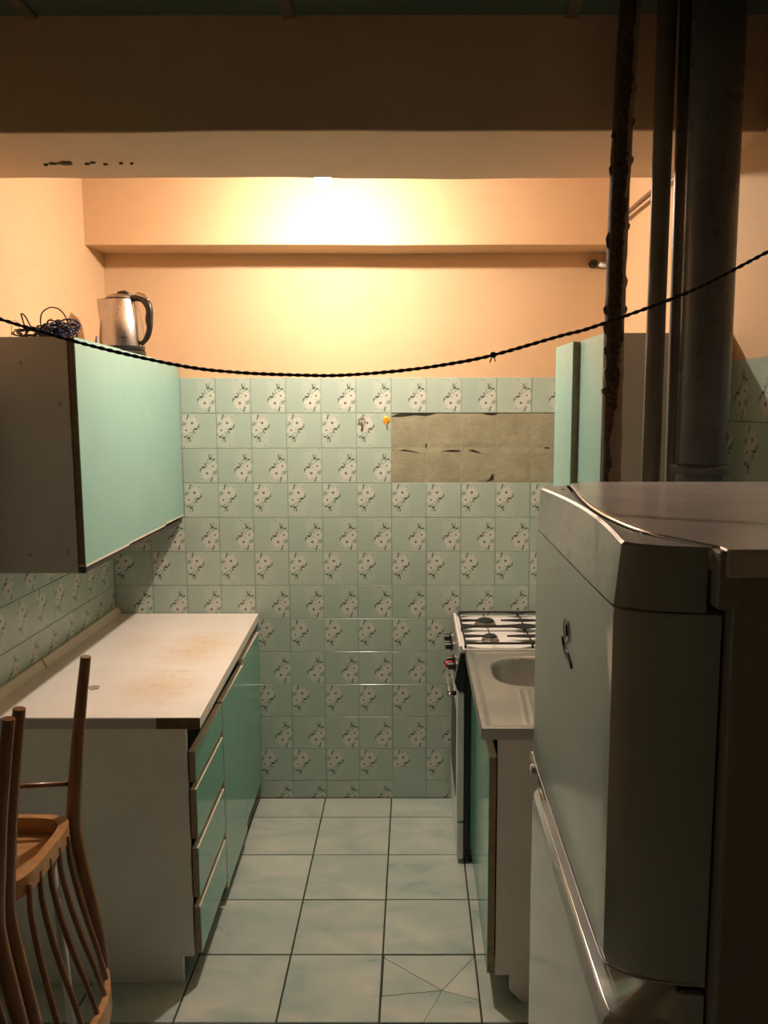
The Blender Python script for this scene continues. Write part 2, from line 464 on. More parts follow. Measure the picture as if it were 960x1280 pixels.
# bare adhesive where ten tiles have come off
for r in (1, 2):
    for c in range(5):
        x0 = c * .15 + .003; z0 = TT - (r + 1) * .1502; b = MB(); n = 8
        vs = []
        for a in range(n + 1):
            for q in range(n + 1):
                e = min(a, q, n - a, n - q)
                d = .0022 + random.uniform(-.0006, .0006) if e > 0 else .0034
                vs.append((x0 + .001 + a / n * .148, d, z0 + .001 + q / n * .148))
        b.add(vs, [(a * (n + 1) + q, (a + 1) * (n + 1) + q, (a + 1) * (n + 1) + q + 1, a * (n + 1) + q + 1) for a in range(n) for q in range(n)])
        b.build('bare_adhesive_patch', M['mortar'], wb)
for pts in ([(.036, 1.578), (.06, 1.580), (.10, 1.572), (.132, 1.563), (.10, 1.569), (.06, 1.575)],
            [(.222, 1.573), (.26, 1.579), (.297, 1.577), (.297, 1.572), (.26, 1.571)],
            [(.335, 1.578), (.355, 1.579), (.39, 1.565), (.36, 1.568)],
            [(.41, 1.443), (.425, 1.452), (.436, 1.474), (.443, 1.472), (.443, 1.452), (.425, 1.445)],
            [(.148, 1.588), (.153, 1.588), (.155, 1.606), (.150, 1.606)],
            [(.03, 1.733), (.07, 1.736), (.19, 1.735), (.15, 1.725), (.10, 1.728), (.05, 1.721), (.004, 1.722)],
            [(.39, 1.736), (.46, 1.736), (.44, 1.727), (.41, 1.729)],
            [(.66, 1.589), (.68, 1.590), (.68, 1.585), (.662, 1.585)]):
    MB().prism(pts, .0009, .004, 'y').build('adhesive_crack', M['mortar_dark'], wb)

# left wall
wlft = MB().box(-1.4, XL - .006, YB - .1, .1, -.08, TT).box(-1.4, -1.199, YB - .1, .1, TT, 2.75).build('wall_left', M['plaster']); tag(wlft, kind='structure')
MB().box(-1.222, XL - .0045, -2.7, 0, 0, TT - .001).build('grout_bed', M['grout'], wlft)
for r in range(13):
    for c in range(16):
        j = lambda s=.0025: random.uniform(-s, s)
        pr = tB if r == 12 else (tE if r % 2 == 0 else tO)
        z = .001 if r == 12 else TT - (r + 1) * .1502
        place_tile(pr, (XL + j(.0004), -(c + 1) * .15 - .002, z), wlft, (j(), 0, pi / 2 + j()))
# right wall
wr = MB().box(XR + .006, 1.15, YB - .1, .1, -.08, TT).box(XR + .003, 1.15, YB - .1, .1, TT, 2.75).build('wall_right', M['plaster']); tag(wr, kind='structure')
MB().box(XR + .0045, XR + .007, -3.0, 0, .6, TT - .001).build('grout_bed', M['grout'], wr)
for r in range(8):
    for c in range(20):
        j = lambda s=.0025: random.uniform(-s, s)
        pr = tE if r % 2 == 0 else tO
        place_tile(pr, (XR + j(.0004), -c * .15 - .044, TT - (r + 1) * .1502), wr, (j(), 0, -pi / 2 + j()))
wf = MB().box(-1.45, 1.15, YB - .1, YB, -.08, 2.75).build('wall_front', M['ceiling_panel']); tag(wf, kind='structure')

# ceiling: plaster over the kitchen niche, green boards over the room
ce = MB().box(-1.45, 1.15, YB - .1, .1, 2.662, 2.78).build('ceiling', M['soffit']); tag(ce, kind='structure')
for x0, x1 in ((-1.21, -.765), (-.757, -.185), (-.177, .449), (.457, .9)):
    for y0, y1 in ((-2.75, -1.572), (-3.95, -2.76), (-5.0, -3.96)):
        MB().box(x0, x1, y0, y1, 2.648, 2.661).build('ceiling_board', M['ceiling_panel'], ce, bevel=.002, seg=1)
for x in (-.761, -.181, .453):
    MB().box(x - .014, x + .014, YB, -1.572, 2.640, 2.648).build('batten', M['batten'], ce, bevel=.002, seg=1)

def wavy_beam(name, y0, y1, z0, mat, amp, seed):
    random.seed(seed); n = 44; b = MB(); vs = []
    ph = [random.uniform(0, 6) for _ in range(6)]
    def wv(x, o): return amp * (sin(x * 3.1 + ph[o]) + .6 * sin(x * 7.3 + ph[o + 1]) + .25 * sin(x * 19 + ph[o + 2]))
    for i in range(n + 1):
        x = -1.22 + i / n * 2.14
        vs += [(x, y0 + wv(x, 0) * .5, z0 + wv(x, 0)), (x, y1, z0 + wv(x, 3)), (x, y1, 2.665), (x, y0, 2.665)]
    fs = []
    for i in range(n):
        a = 4 * i; c = a + 4
        fs += [(a, c, c + 1, a + 1), (a + 1, c + 1, c + 2, a + 2), (a + 2, c + 2, c + 3, a + 3), (a + 3, c + 3, c, a)]
    fs += [(0, 1, 2, 3), (4 * n + 3, 4 * n + 2, 4 * n + 1, 4 * n)]
    return b.add(vs, fs).build(name, mat, bevel=.004)
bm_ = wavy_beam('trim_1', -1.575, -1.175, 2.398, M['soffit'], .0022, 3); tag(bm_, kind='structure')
so = wavy_beam('trim_2', -.19, .01, 2.398, M['plaster'], .0012, 5); tag(so, kind='structure')
random.seed(11)
for (x, y, s) in ((-.80, -1.335, .016), (-.835, -1.33, .009), (-.855, -1.322, .006), (-.745, -1.328, .006), (-.725, -1.34, .008), (-.70, -1.325, .005), (-.655, -1.332, .005), (-.63, -1.33, .004), (-.785, -1.345, .007)):
    pts = [(x + s * random.uniform(.7, 1.5) * cos(a * pi / 4), y + s * random.uniform(.4, 1.2) * sin(a * pi / 4)) for a in range(8)]
    MB().prism(pts, 2.3935, 2.402).build('chipped_spot', M['chip'], bm_)

# ================================================================ CEILING LAMP
lx, ly, lz = LAMP
lamp = thing('ceiling_lamp', 'bare lit bulb hanging under the ceiling behind the beam', 'lamp', (lx, ly, 2.662))
MB().lathe([(.0, 2.662), (.038, 2.662), (.04, 2.652), (.022, 2.645), (.02, 2.61), (.017, 2.600), (0, 2.600)], (lx, ly, 0), 20).build('lamp_holder', M['black'], lamp, 'auto')
MB().lathe([(.001, 2.6), (.013, 2.6), (.014, 2.588), (.022, 2.572), (.029, 2.5395), (.001, 2.5395)], (lx, ly, 0), 20).build('added_bulb_collar', M['white_enamel'], lamp, 'auto')  # unseen opaque collar, added with the flat dome to cut sideways light
MB().lathe([(.001, 2.5392), (.0293, 2.539), (.0300, 2.534), (.0275, 2.526), (.021, 2.5195), (.010, 2.5155), (.001, 2.515)], (lx, ly, 0), 20).build('bulb', M['bulb'], lamp, True)

# ================================================================ LEFT BASE CABINET
def fx(y): return -.556 - .030 * (1 + y / 1.2)            # front faces run very slightly askew
def slab(y0, y1, z0, z1, t, dx=0):                        # a front panel of thickness t facing +x
    a, b = fx(y0) + dx, fx(y1) + dx
    return MB().hexa([(a - t, y0, z0), (a, y0, z0), (b, y1, z0), (b - t, y1, z0), (a - t, y0, z1), (a, y0, z1), (b, y1, z1), (b - t, y1, z1)])
bc = thing('base_cabinet', 'long low kitchen cabinet on the left with teal fronts and white end panel', 'cabinet', (-.9, -.6, 0))
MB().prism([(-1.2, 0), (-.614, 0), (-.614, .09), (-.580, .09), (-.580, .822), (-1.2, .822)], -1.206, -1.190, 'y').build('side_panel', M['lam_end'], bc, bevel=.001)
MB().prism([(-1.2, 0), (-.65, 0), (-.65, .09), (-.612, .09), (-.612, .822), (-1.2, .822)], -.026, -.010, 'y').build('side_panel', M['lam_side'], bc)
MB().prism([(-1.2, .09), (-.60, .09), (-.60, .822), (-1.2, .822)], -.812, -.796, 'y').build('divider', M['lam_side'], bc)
MB().box(-1.2, -.61, -1.19, -.026, .09, .106).build('bottom_board', M['inside'], bc)
MB().box(-1.2, -1.192, -1.19, -.026, .0, .82).build('back_board', M['inside'], bc)
MB().hexa([(-.662, -1.19, 0), (-.650, -1.19, 0), (-.672, -.026, 0), (-.684, -.026, 0), (-.662, -1.19, .09), (-.650, -1.19, .09), (-.672, -.026, .09), (-.684, -.026, .09)]).build('plinth', M['inside'], bc)
MB().hexa([(-.625, -1.19, .79), (-.605, -1.19, .79), (-.635, -.026, .79), (-.655, -.026, .79), (-.625, -1.19, .822), (-.605, -1.19, .822), (-.635, -.026, .822), (-.655, -.026, .822)]).build('front_rail', M['inside'], bc)
for z0, z1 in ((.652, .748), (.472, .628), (.282, .440), (.098, .250)):
    d = slab(-1.2, -.812, z0, z1, .003).build('drawer', M['teal'], bc)
    slab(-1.2, -.812, z0, z1, .016, -.003).build('chipboard_core', M['edge_brown'], d)
    slab(-1.2, -.812, z1, z1 + .0022, .019).build('edge_strip', M['edge_pale'], d)
    a = MB().box(-1.15, -.60, -1.17, -.83, z0 + .01, z1 - .035).build('drawer_box', M['inside'], d)
for y0, y1, z0, z1 in ((-.800, -.402, .062, .752), (-.396, -.012, .098, .776)):
    d = slab(y0, y1, z0, z1, .003).build('door', M['teal'], bc)
    slab(y0, y1, z0, z1, .016, -.003).build('chipboard_core', M['edge_brown'], d)
    slab(y0, y1, z1, z1 + .0022, .019).build('edge_strip', M['edge_pale'], d)
    slab(y0 - .0015, y0, z0, z1, .019).build('edge_strip', M['edge_pale'], d)
# worktop
wt = thing('worktop', 'white stained worktop lying on the left base cabinet', 'worktop', (-.9, -.6, .822))
def wx(y): return -.534 - .052 * (1 + y / 1.214)
for y0, y1, nm in ((-1.214, -.7905, 'worktop_board'), (-.7895, -.004, 'worktop_board')):
    MB().hexa([(-1.205, y0, .824), (wx(y0), y0, .824), (wx(y1), y1, .824), (-1.205, y1, .824), (-1.205, y0, .860), (wx(y0), y0, .860), (wx(y1), y1, .860), (-1.205, y1, .860)]).build(nm, M['worktop'], wt, bevel=.0012)
MB().box(-1.205, -.664, -1.2165, -1.2142, .826, .858).build('edge_band', M['lam_side'], wt)
tag(MB().box(-.6635, -.5345, -1.2156, -1.2142, .825, .858).build('bare_chipboard_edge', M['edge_dark'], wt), 'bare brown chipboard edge where the white band has come off')
for y0, y1, x in ((-.752, -.006, -1.204), (-2.1 + .9, -.760, -1.2055)):
    MB().prism([(x - .009, .8605), (x + .016, .8605), (x + .012, .872), (x + .002, .890), (x - .009, .890)], y0, y1, 'y').build('upstand', M['edge_pale'], wt, bevel=.001)
tg = MB().prism([(-.968, -.955), (-.945, -.985), (-.925, -.972), (-.930, -.948), (-.95, -.94)], .8606, .864).build('plastic_clip', M['clear'], bevel=.001)
tag(tg, 'small clear plastic clip lying on the white worktop', 'clip')

# ================================================================ LEFT WALL CABINET
wc = thing('wall_cabinet', 'long teal wall cabinet hanging on the left wall', 'cabinet', (-1.05, -.55, 1.27))
def ztop(y): return 1.944 + .031 * (-y / 1.08)
def wslab(x0, x1, y0, y1, z0, dz=0, z1=None):
    a, b = (ztop(y0) + dz, ztop(y1) + dz) if z1 is None else (z1, z1)
    return MB().hexa([(x0, y0, z0), (x1, y0, z0), (x1, y1, z0), (x0, y1, z0), (x0, y0, a), (x1, y0, a), (x1, y1, b), (x0, y1, b)])
wslab(-1.212, -.9235, -1.088, -1.070, 1.268, .0).build('side_panel', M['lam_side'], wc, bevel=.001)
wslab(-1.212, -.9235, -.020, -.004, 1.272, .0).build('side_panel', M['lam_side'], wc)
wslab(-1.212, -.9235, -.70, -.684, 1.272, -.004).build('divider', M['lam_side'], wc)
MB().hexa([(-1.212, -1.07, ztop(-1.07) - .018), (-.9235, -1.07, ztop(-1.07) - .018), (-.9235, -.02, ztop(-.02) - .018), (-1.212, -.02, ztop(-.02) - .018),
           (-1.212, -1.07, ztop(-1.07) - .002), (-.9235, -1.07, ztop(-1.07) - .002), (-.9235, -.02, ztop(-.02) - .002), (-1.212, -.02, ztop(-.02) - .002)]).build('top_board', M['lam_side'], wc)
MB().box(-1.212, -.9035, -1.07, -.02, 1.268, 1.283).build('bottom_board', M['inside'], wc)
MB().box(-1.212, -1.206, -1.07, -.02, 1.286, 1.93).build('back_board', M['inside'], wc)
for y0, y1, z0, dz in ((-1.083, -.6950, 1.293, 0), (-.6945, -.2700, 1.297, -.002), (-.2695, -.006, 1.302, -.012)):
    d = wslab(-.903, -.900, y0, y1, z0, dz).build('door', M['teal_pale'], wc)
    wslab(-.9215, -.903, y0, y1, z0, dz - .001).build('chipboard_core', M['edge_dark'], d)
    wslab(-.9215, -.8995, y0, y1, z0 - .007, 0, z0).build('bottom_edge_band', M['edge_pale'], d)
for y, z in ((-1.0885, 1.33), ):
    for xx, zz in ((-1.065, 1.325), (-.95, 1.335), (-1.06, 1.90), (-.95, 1.78)):
        MB().lathe([(.001, -.0012), (.005, -.0012), (.006, 0)], (xx, y, zz), 12, 'y').build('screw_cap', M['edge_brown'], wc)
MB().box(-.9215, -.9000, -1.0885, -1.0835, 1.268, 1.288).build('corner_bracket', M['black'], wc)

# ================================================================ KETTLE on the wall cabinet
KX, KY, KZ = -1.000, -.385, 1.956
kt = thing('electric_kettle', 'brushed steel electric kettle with black handle on top of the left wall cabinet', 'kettle', (KX, KY, KZ))
MB().lathe([(.001, 0), (.082, 0), (.084, .006), (.083, .018), (.076, .022), (.001, .022)], (KX, KY, KZ), 40).build('power_base', M['black'], kt, 'auto')
MB().lathe([(.001, .022), (.079, .022), (.081, .026), (.0805, .036), (.001, .036)], (KX, KY, KZ), 40).build('bottom_ring', M['black'], kt, 'auto')
prof = [(.001, .036), (.0815, .036), (.082, .05), (.081, .08), (.078, .11), (.073, .14), (.0665, .17), (.061, .192), (.0575, .204), (.056, .208), (.053, .208), (.001, .206)]
body = MB(); n = 48; vs = []
for r, h in prof:
    for k in range(n):
        a = 2 * pi * k / n
        rr = r
        dd = abs((a - pi + pi) % (2 * pi) - pi)           # spout bulge toward -x
        ds = abs(a - pi)
        if r > .02 and h > .11:
            f = max(0, 1 - ds / .55); rr = r + .034 * ((h - .11) / .1) * f ** 1.2
        vs.append((KX + rr * cos(a), KY + rr * sin(a), KZ + h + (.004 if (ds < .35 and h > .2 and r > .02) else 0)))
fs = []
for i in range(len(prof) - 1):
    for k in range(n): fs.append((i * n + k, i * n + (k + 1) % n, (i + 1) * n + (k + 1) % n, (i + 1) * n + k))
fs.append(tuple(range(n))[::-1]); fs.append(tuple((len(prof) - 1) * n + k for k in range(n)))
body.add(vs, fs).build('body', M['kettle_steel'], kt, 'auto')
ld = MB().lathe([(.001, .206), (.054, .207), (.053, .215), (.046, .222), (.03, .228), (.001, .230)], (KX, KY, KZ), 36).build('lid', M['kettle_steel'], kt, 'auto')
MB().lathe([(.0555, .206), (.0565, .209), (.0545, .214), (.052, .212)], (KX, KY, KZ), 36).build('lid_ring', M['black'], ld, True)
MB().tube([(KX - .01, KY, KZ + .231), (KX + .015, KY, KZ + .233), (KX + .04, KY, KZ + .222)], [.006, .008, .005], 8, flat=1.4).build('lid_grip', M['black'], ld, True)
hp = [(.045, .211), (.075, .212), (.102, .204), (.121, .186), (.128, .160), (.125, .132), (.126, .105), (.119, .080), (.105, .058), (.086, .045)]
import itertools
def smooth_path(p, k=5):
    out = []
    P = [Vector(q) for q in p]
    for i in range(len(P) - 1):
        a = P[max(i - 1, 0)]; b = P[i]; c = P[i + 1]; d = P[min(i + 2, len(P) - 1)]
        for s_ in range(k):
            t = s_ / k
            out.append(.5 * ((2 * b) + (c - a) * t + (2 * a - 5 * b + 4 * c - d) * t * t + (3 * b - a - 3 * c + d) * t ** 3))
    out.append(P[-1]); return out
HA = -.35
hpath = smooth_path([(KX + r * cos(HA), KY + r * sin(HA), KZ + h) for r, h in hp], 4)
MB().tube(hpath, [.0085 + .004 * sin(pi * min(1, i / 30)) + .0008 * sin(i * .7) for i in range(len(hpath))], 12, flat=1.15).build('handle', M['black'], kt, True)
MB().tube(smooth_path([(KX + r * cos(HA), KY + r * sin(HA), KZ + h + .0105) for r, h in hp[1:4]], 4), .0065, 8, flat=1.8).build('handle_cap', M['kettle_steel'], kt, True)
for i in range(5):
    a = -1.28 + i * .052
    cxx, cyy = KX + .0822 * cos(a), KY + .0822 * sin(a)
    MB().hexa([(cxx, cyy - .0004, KZ + .063), (cxx + .003, cyy - .0004, KZ + .063), (cxx + .003, cyy + .004, KZ + .063), (cxx, cyy + .004, KZ + .063),
               (cxx, cyy - .0004, KZ + .067), (cxx + .003, cyy - .0004, KZ + .067), (cxx + .003, cyy + .004, KZ + .067), (cxx, cyy + .004, KZ + .067)]).build('printed_mark', M['logo'], kt)

# ================================================================ CABLE BUNDLE, PEN
random.seed(23)
cb = thing('cable_bundle', 'tangled bundle of blue and black cable on top of the left wall cabinet', 'cable', (-1.0, -.93, 1.975))
def loop(c, r1, r2, ty, tilt, rad, mat, nm, n=22, wob=.006):
    pts = []
    for i in range(n):
        a = 2 * pi * i / n
        v = Vector((r1 * cos(a), 0, r2 * sin(a)))
        v = Matrix.Rotation(tilt, 3, 'X') @ v; v = Matrix.Rotation(ty, 3, 'Z') @ v
        pts.append(Vector(c) + v + Vector((random.uniform(-wob, wob), random.uniform(-wob, wob), random.uniform(-wob, wob) * .5)))
    zmin = min(p.z for p in pts)
    if zmin < 1.980: pts = [p + Vector((0, 0, 1.980 - zmin)) for p in pts]
    MB().tube(pts, rad, 6, closed=True).build(nm, mat, cb, True)
for i in range(36):
    loop((random.uniform(-1.02, -.955), random.uniform(-1.02, -.92), random.uniform(1.99, 2.02)), random.uniform(.016, .04), random.uniform(.010, .026), random.uniform(0, 3), random.uniform(-.9, .9), .0026, M['cable'] if i % 3 else M['cable_black'], 'cable_loop')
for i in range(6):
    loop((random.uniform(-1.09, -1.05), random.uniform(-1.02, -.95), 1.995), random.uniform(.03, .045), random.uniform(.008, .014), random.uniform(-.4, .4), random.uniform(-.5, .5), .0022, M['cable_black'], 'cable_loop')
loop((-1.01, -.96, 2.028), .040, .046, .1, .15, .0022, M['cable_black'], 'cable_loop', 28, .001)
MB().tube(smooth_path([(-1.085, -.98, 1.985), (-1.095, -.98, 2.03), (-1.10, -.98, 2.052), (-1.088, -.98, 2.045), (-1.07, -.98, 2.01), (-1.05, -.98, 1.99)], 5), .0024, 6).build('cable_loop', M['cable_black'], cb, True)
MB().tube(smooth_path([(-1.145, -.96, 1.976), (-1.140, -.96, 2.02), (-1.13, -.96, 2.035), (-1.12, -.96, 2.02), (-1.115, -.96, 1.976)], 5), .0010, 5).build('thin_wire', M['brass'], cb, True)
MB().tube(smooth_path([(-.945, -1.0, 1.99), (-.93, -1.0, 2.0), (-.925, -1.0, 1.985), (-.932, -1.0, 1.978)], 5), .0024, 6).build('cable_end', M['cable'], cb, True)
pn = MB().tube([(-.976, -.72, 1.966), (-.970, -.72, 2.006)], [.004, .0035], 8).build('pen_cap', M['pen'], None, True); tag(pn, 'small blue pen cap standing between the cable bundle and the kettle', 'pen cap')

# ================================================================ SINK CABINET
def sx(y): return .315 + .004 * (1 + y / 1.285)
sk = thing('sink_cabinet', 'low sink cabinet on the right with teal doors, between stove and fridge', 'cabinet', (.6, -.92, 0))
MB().prism([(.425, 0), (.89, 0), (.89, .826), (.340, .826), (.340, .09), (.383, .09), (.383, .04)], -1.290, -1.274, 'y').build('side_panel', M['lam_end'], sk, bevel=.001)
MB().prism([(.425, 0), (.89, 0), (.89, .826), (.340, .826), (.340, .09), (.425, .09)], -.572, -.556, 'y').build('side_panel', M['lam_side'], sk)
MB().box(.345, .89, -1.274, -.572, .09, .106).build('bottom_board', M['inside'], sk)
MB().box(.884, .89, -1.274, -.572, .106, .82).build('back_board', M['inside'], sk)
MB().box(.430, .442, -1.274, -.572, 0, .09).build('plinth', M['inside'], sk)
MB().prism([(.340, .826), (.375, .826), (.375, .770)], -1.274, -1.262, 'y').build('corner_block', M['edge_brown'], sk)
def sslab(x0, x1, y0, y1, z0, z1):
    return MB().box(x0, x1, y0, y1, z0, z1)
for y0, y1 in ((-1.286, -.762), (-.757, -.556)):
    d = sslab(.315, .318, y0, y1, .094, .768).build('door', M['teal'], sk)
    sslab(.318, .336, y0 + .0005, y1, .094, .768).build('chipboard_core', M['edge_brown'], d)
    sslab(.3148, .337, y0, y1, .768, .7705).build('edge_strip', M['edge_pale'], d)
# steel sink top
st = thing('kitchen_sink', 'stainless steel sink top with oval bowl and drainer grooves on the right cabinet', 'sink', (.6, -.92, .826))
nx, ny = 110, 140
X0, X1, Y0, Y1 = .291, .893, -1.300, -.548
def sz(x, y):
    z = .856
    e = min(x - X0, X1 - x, y - Y0, Y1 - y)
    if e < .030: z += .004 * min(1, max(0, (.030 - e) / .012))
    # bowl
    u = abs((x - .565) / .190); v = abs((y + .776) / .158)
    q = (u ** 3.2 + v ** 3.2) ** (1 / 3.2)
    if q < 1.03:
        s_ = min(1, max(0, (1.03 - q) / .13)); s_ = s_ * s_ * (3 - 2 * s_)
        z -= .150 * s_
    # drainer grooves
    if -1.262 < y < -.957:
        for g in range(15):
            gx = .424 + g * .025 + (y + 1.26) * .06
            d = abs(x - gx)
            if d < .008:
                z += .0034 * (cos(d / .008 * pi / 1) * .5 + .5) * min(1, (y + 1.262) / .02, (-.957 - y) / .02)
    return z
b = MB(); vs = [(X0 + (X1 - X0) * i / nx, Y0 + (Y1 - Y0) * j / ny, 0) for i in range(nx + 1) for j in range(ny + 1)]
vs = [(x, y, sz(x, y)) for x, y, _ in vs]
fs = [(i * (ny + 1) + j, (i + 1) * (ny + 1) + j, (i + 1) * (ny + 1) + j + 1, i * (ny + 1) + j + 1) for i in range(nx) for j in range(ny)]
b.add(vs, fs)
bw = b.build('sink_basin', M['steel'], st, True)
MB().box(X0, X0 + .0012, Y0, Y1, .828, .860).box(X0, X1, Y0, Y0 + .0012, .828, .860).box(X0, X1, Y1 - .0012, Y1, .828, .860).build('front_lip', M['steel'], st)
MB().lathe([(.001, .7075), (.030, .7085), (.034, .7075), (.036, .7065)], (.565, -.776, 0), 24).build('drain', M['chrome'], st, True)

# ================================================================ GAS STOVE
gs = thing('gas_stove', 'white gas stove with black grates against the back wall', 'stove', (.56, -.29, 0))
SY0, SY1 = -.540, -.045
MB().box(.292, .86, SY0, SY1, .06, .845).build('stove_body', M['black'], gs, bevel=.003)
MB().box(.315, .84, SY0 + .02, SY1 - .02, 0, .06).build('stove_foot', M['black'], gs)
MB().box(.270, .865, SY0 - .002, SY1, .846, .862).build('hob', M['white_enamel'], gs, bevel=.003)
MB().box(.270, .280, SY0 - .002, SY1, .862, .874).build('hob_front_rim', M['white_enamel'], gs, bevel=.002)
MB().box(.855, .865, SY0, SY1, .862, .874).build('hob_back_rim', M['white_enamel'], gs, bevel=.002)
MB().prism([(.272, .845), (.292, .845), (.292, .700), (.262, .700), (.250, .735)], SY0, SY1, 'y').build('control_panel', M['stove_side'], gs, bevel=.002)
MB().prism([(.274, .843), (.292, .843), (.292, .70), (.264, .70), (.253, .735)], SY0 - .003, SY0, 'y').build('panel_end_cap', M['black'], gs)
for i, y in enumerate((-.505, -.425, -.245, -.12)):
    k = MB().lathe([(.001, -.030), (.013, -.030), (.014, -.024), (.015, -.008), (.020, -.004), (.020, 0), (.001, .002)], (.258, y, .785), 20, 'x').build('knob', M['black'], gs, 'auto')
    MB().lathe([(.0205, -.003), (.023, -.002), (.023, .001), (.001, .001)], (.261, y, .785), 20, 'x').build('knob_ring', M['chrome'], k, 'auto')
tag(MB().lathe([(.001, -.022), (.0125, -.022), (.0135, -.012), (.013, .004), (.001, .0)], (.243, -.462, .778), 16, 'x').build('ignition_button', M['red'], gs, 'auto'), 'red ignition button')
od = MB().box(.262, .290, SY0 - .001, SY1, .175, .690).build('oven_door', M['white_enamel'], gs, bevel=.004)
MB().box(.2605, .2625, SY0 + .06, SY1 - .06, .25, .60).build('oven_window', M['black'], od)
MB().tube([(.236, SY0 + .03, .668), (.236, SY1 - .03, .668)], .0055, 10).build('oven_handle', M['stove_side'], od, True)
for y in (SY0 + .06, SY1 - .06): MB().tube([(.262, y, .668), (.228, y, .668)], .009, 8).build('handle_bracket', M['black'], od, True)
MB().box(.264, .290, SY0 - .001, SY1, .020, .168).build('warming_drawer', M['white_enamel'], gs, bevel=.004)
for bx in (.395, .695):
    for by, R in ((-.205, .040), (-.435, .030)):
        bu = MB().lathe([(.001, .862), (R + .005, .862), (R + .004, .868), (R, .870), (R, .878), (R - .004, .880), (.001, .880)], (bx, by, 0), 24).build('burner', M['burner'], gs, 'auto')
        MB().lathe([(.001, .880), (R - .006, .880), (R - .005, .884), (R - .012, .888), (.001, .889)], (bx, by, 0), 24).build('burner_cap', M['iron'], bu, 'auto')
def bar(b, p, q, r=.0034): b.tube([p, q], r, 6)
for (ya, yb, yc) in ((-.068, -.292, -.205), (-.302, -.534, -.435)):
    b = MB(); z = .882; xa, xb, xm = .292, .850, .545
    for y in (ya, yb): bar(b, (xa, y, z), (xb, y, z), .0045)
    for x in (xa, xm, xb): bar(b, (x, ya, z), (x, yb, z))
    for l, r, bx in ((xa, xm, .395), (xm, xb, .695)):
        for x, d in ((l, 1), (r, -1)):
            b.prism([(x, yc + .016), (x, yc - .016), (x + d * .085, yc - .002), (x + d * .085, yc + .002)], z - .003, z + .003)
            for y, e in ((ya, -1), (yb, 1)):      # corner gussets
                b.prism([(x, y), (x + d * .060, y), (x, y + e * .030)], z - .003, z + .003)
        bar(b, (bx, ya, z), (bx, yc + .035, z), .002); bar(b, (bx, yb, z), (bx, yc - .035, z), .002)
    for x in (xa, xb, xm):
        for y in (ya, yb): bar(b, (x, y, .863), (x, y, z), .004)
    b.build('grate', M['iron'], gs, 'auto')

# ================================================================ RIGHT WALL CABINETS
def rcab(name, label, y0, y1, xc, z0, z1):
    t = thing(name, label, 'cabinet', (.75, (y0 + y1) / 2, z0), 'wall cabinets on the right wall')
    MB().box(xc, .898, y0, y0 + .016, z0, z1).build('side_panel', M['lam_end'], t, bevel=.001)
    MB().box(xc, .898, y1 - .016, y1, z0, z1).build('side_panel', M['lam_side'], t, bevel=.001)
    MB().box(xc, .898, y0 + .016, y1 - .016, z1 - .018, z1 - .002).build('top_board', M['lam_side'], t)
    MB().box(xc, .898, y0 + .016, y1 - .016, z0, z0 + .016).build('bottom_board', M['lam_side'], t)
    MB().box(.890, .897, y0 + .016, y1 - .016, z0 + .016, z1 - .018).build('back_board', M['inside'], t)
    d = MB().box(xc - .0195, xc - .0165, y0, y1, z0, z1).build('door', M['teal_pale'], t)
    MB().box(xc - .0165, xc - .001, y0 + .0003, y1, z0, z1 - .001).build('chipboard_core', M['edge_brown'], d)
    return t
rcab('wall_cabinet', 'narrow teal wall cabinet nearer the pipes on the right wall', -1.432, -1.140, .598, 1.27, 1.957)
rcab('wall_cabinet', 'slightly deeper teal wall cabinet on the right wall nearer the stove', -1.136, -.850, .577, 1.27, 1.957)

# ================================================================ PIPES by the fridge
def pipe_thing(name, label, cat, pts, r, mat, n=20):
    t = thing(name, label, cat, (pts[0][0], pts[0][1], 0))
    o = MB().tube(pts, r, n).build('pipe', mat, t, True)
    return t
sp_ = pipe_thing('sewer_pipe', 'thick dark grey plastic soil pipe rising behind the fridge', 'pipe', [(.728, -1.76, .0), (.725, -1.76, 1.0), (.7235, -1.76, 1.6), (.7225, -1.76, 2.3), (.7215, -1.76, 2.647)], .0535, M['sewer'], 32)
MB().lathe([(.054, 1.550), (.060, 1.550), (.062, 1.56), (.062, 1.622), (.060, 1.632), (.066, 1.636), (.066, 1.646), (.056, 1.652), (.054, 1.652)], (.7235, -1.76, 0), 32).build('pipe_socket', M['sewer'], sp_, 'auto')
pipe_thing('heating_pipe', 'beige painted heating pipe, the wider one beside the grey soil pipe', 'pipe', [(.632, -1.70, 0), (.632, -1.70, 1.6), (.6325, -1.70, 2.35), (.633, -1.70, 2.647)], .0205, M['paint_taupe'])
pipe_thing('water_pipe', 'thin beige painted pipe squeezed beside the grey soil pipe', 'pipe', [(.6820, -1.690, 0), (.6810, -1.690, 1.6), (.6760, -1.690, 2.35), (.6755, -1.690, 2.647)], .0135, M['paint_taupe'])
rp = thing('rusty_pipe', 'dark rusty pipe with peeling paint, leftmost of the standing pipes', 'pipe', (.545, -1.66, 0))
random.seed(5)
pts = []; rr = []
for i in range(90):
    z = 2.647 * i / 89
    xx = .538 + .030 * max(0, (z - .6) / 2.0) - .010 * sin(max(0, z - 1.6) * 2.6)
    pts.append((xx + random.uniform(-.0007, .0007), -1.66, z)); rr.append(.0222 + random.uniform(-.0008, .0010))
MB().tube(pts, rr, 22).build('pipe', M['rust'], rp, True)
flakes = [(-1, 2.29, .012), (-1, 2.14, .018), (-1, 1.99, .010), (-1, 1.95, .013), (-1, 1.85, .012), (1, 2.05, .012), (1, 2.31, .009), (1, 2.39, .008), (1, 2.17, .008), (-1, 1.90, .012), (1, 2.46, .009), (-1, 2.36, .008), (1, 1.99, .009), (-1, 1.81, .008)]
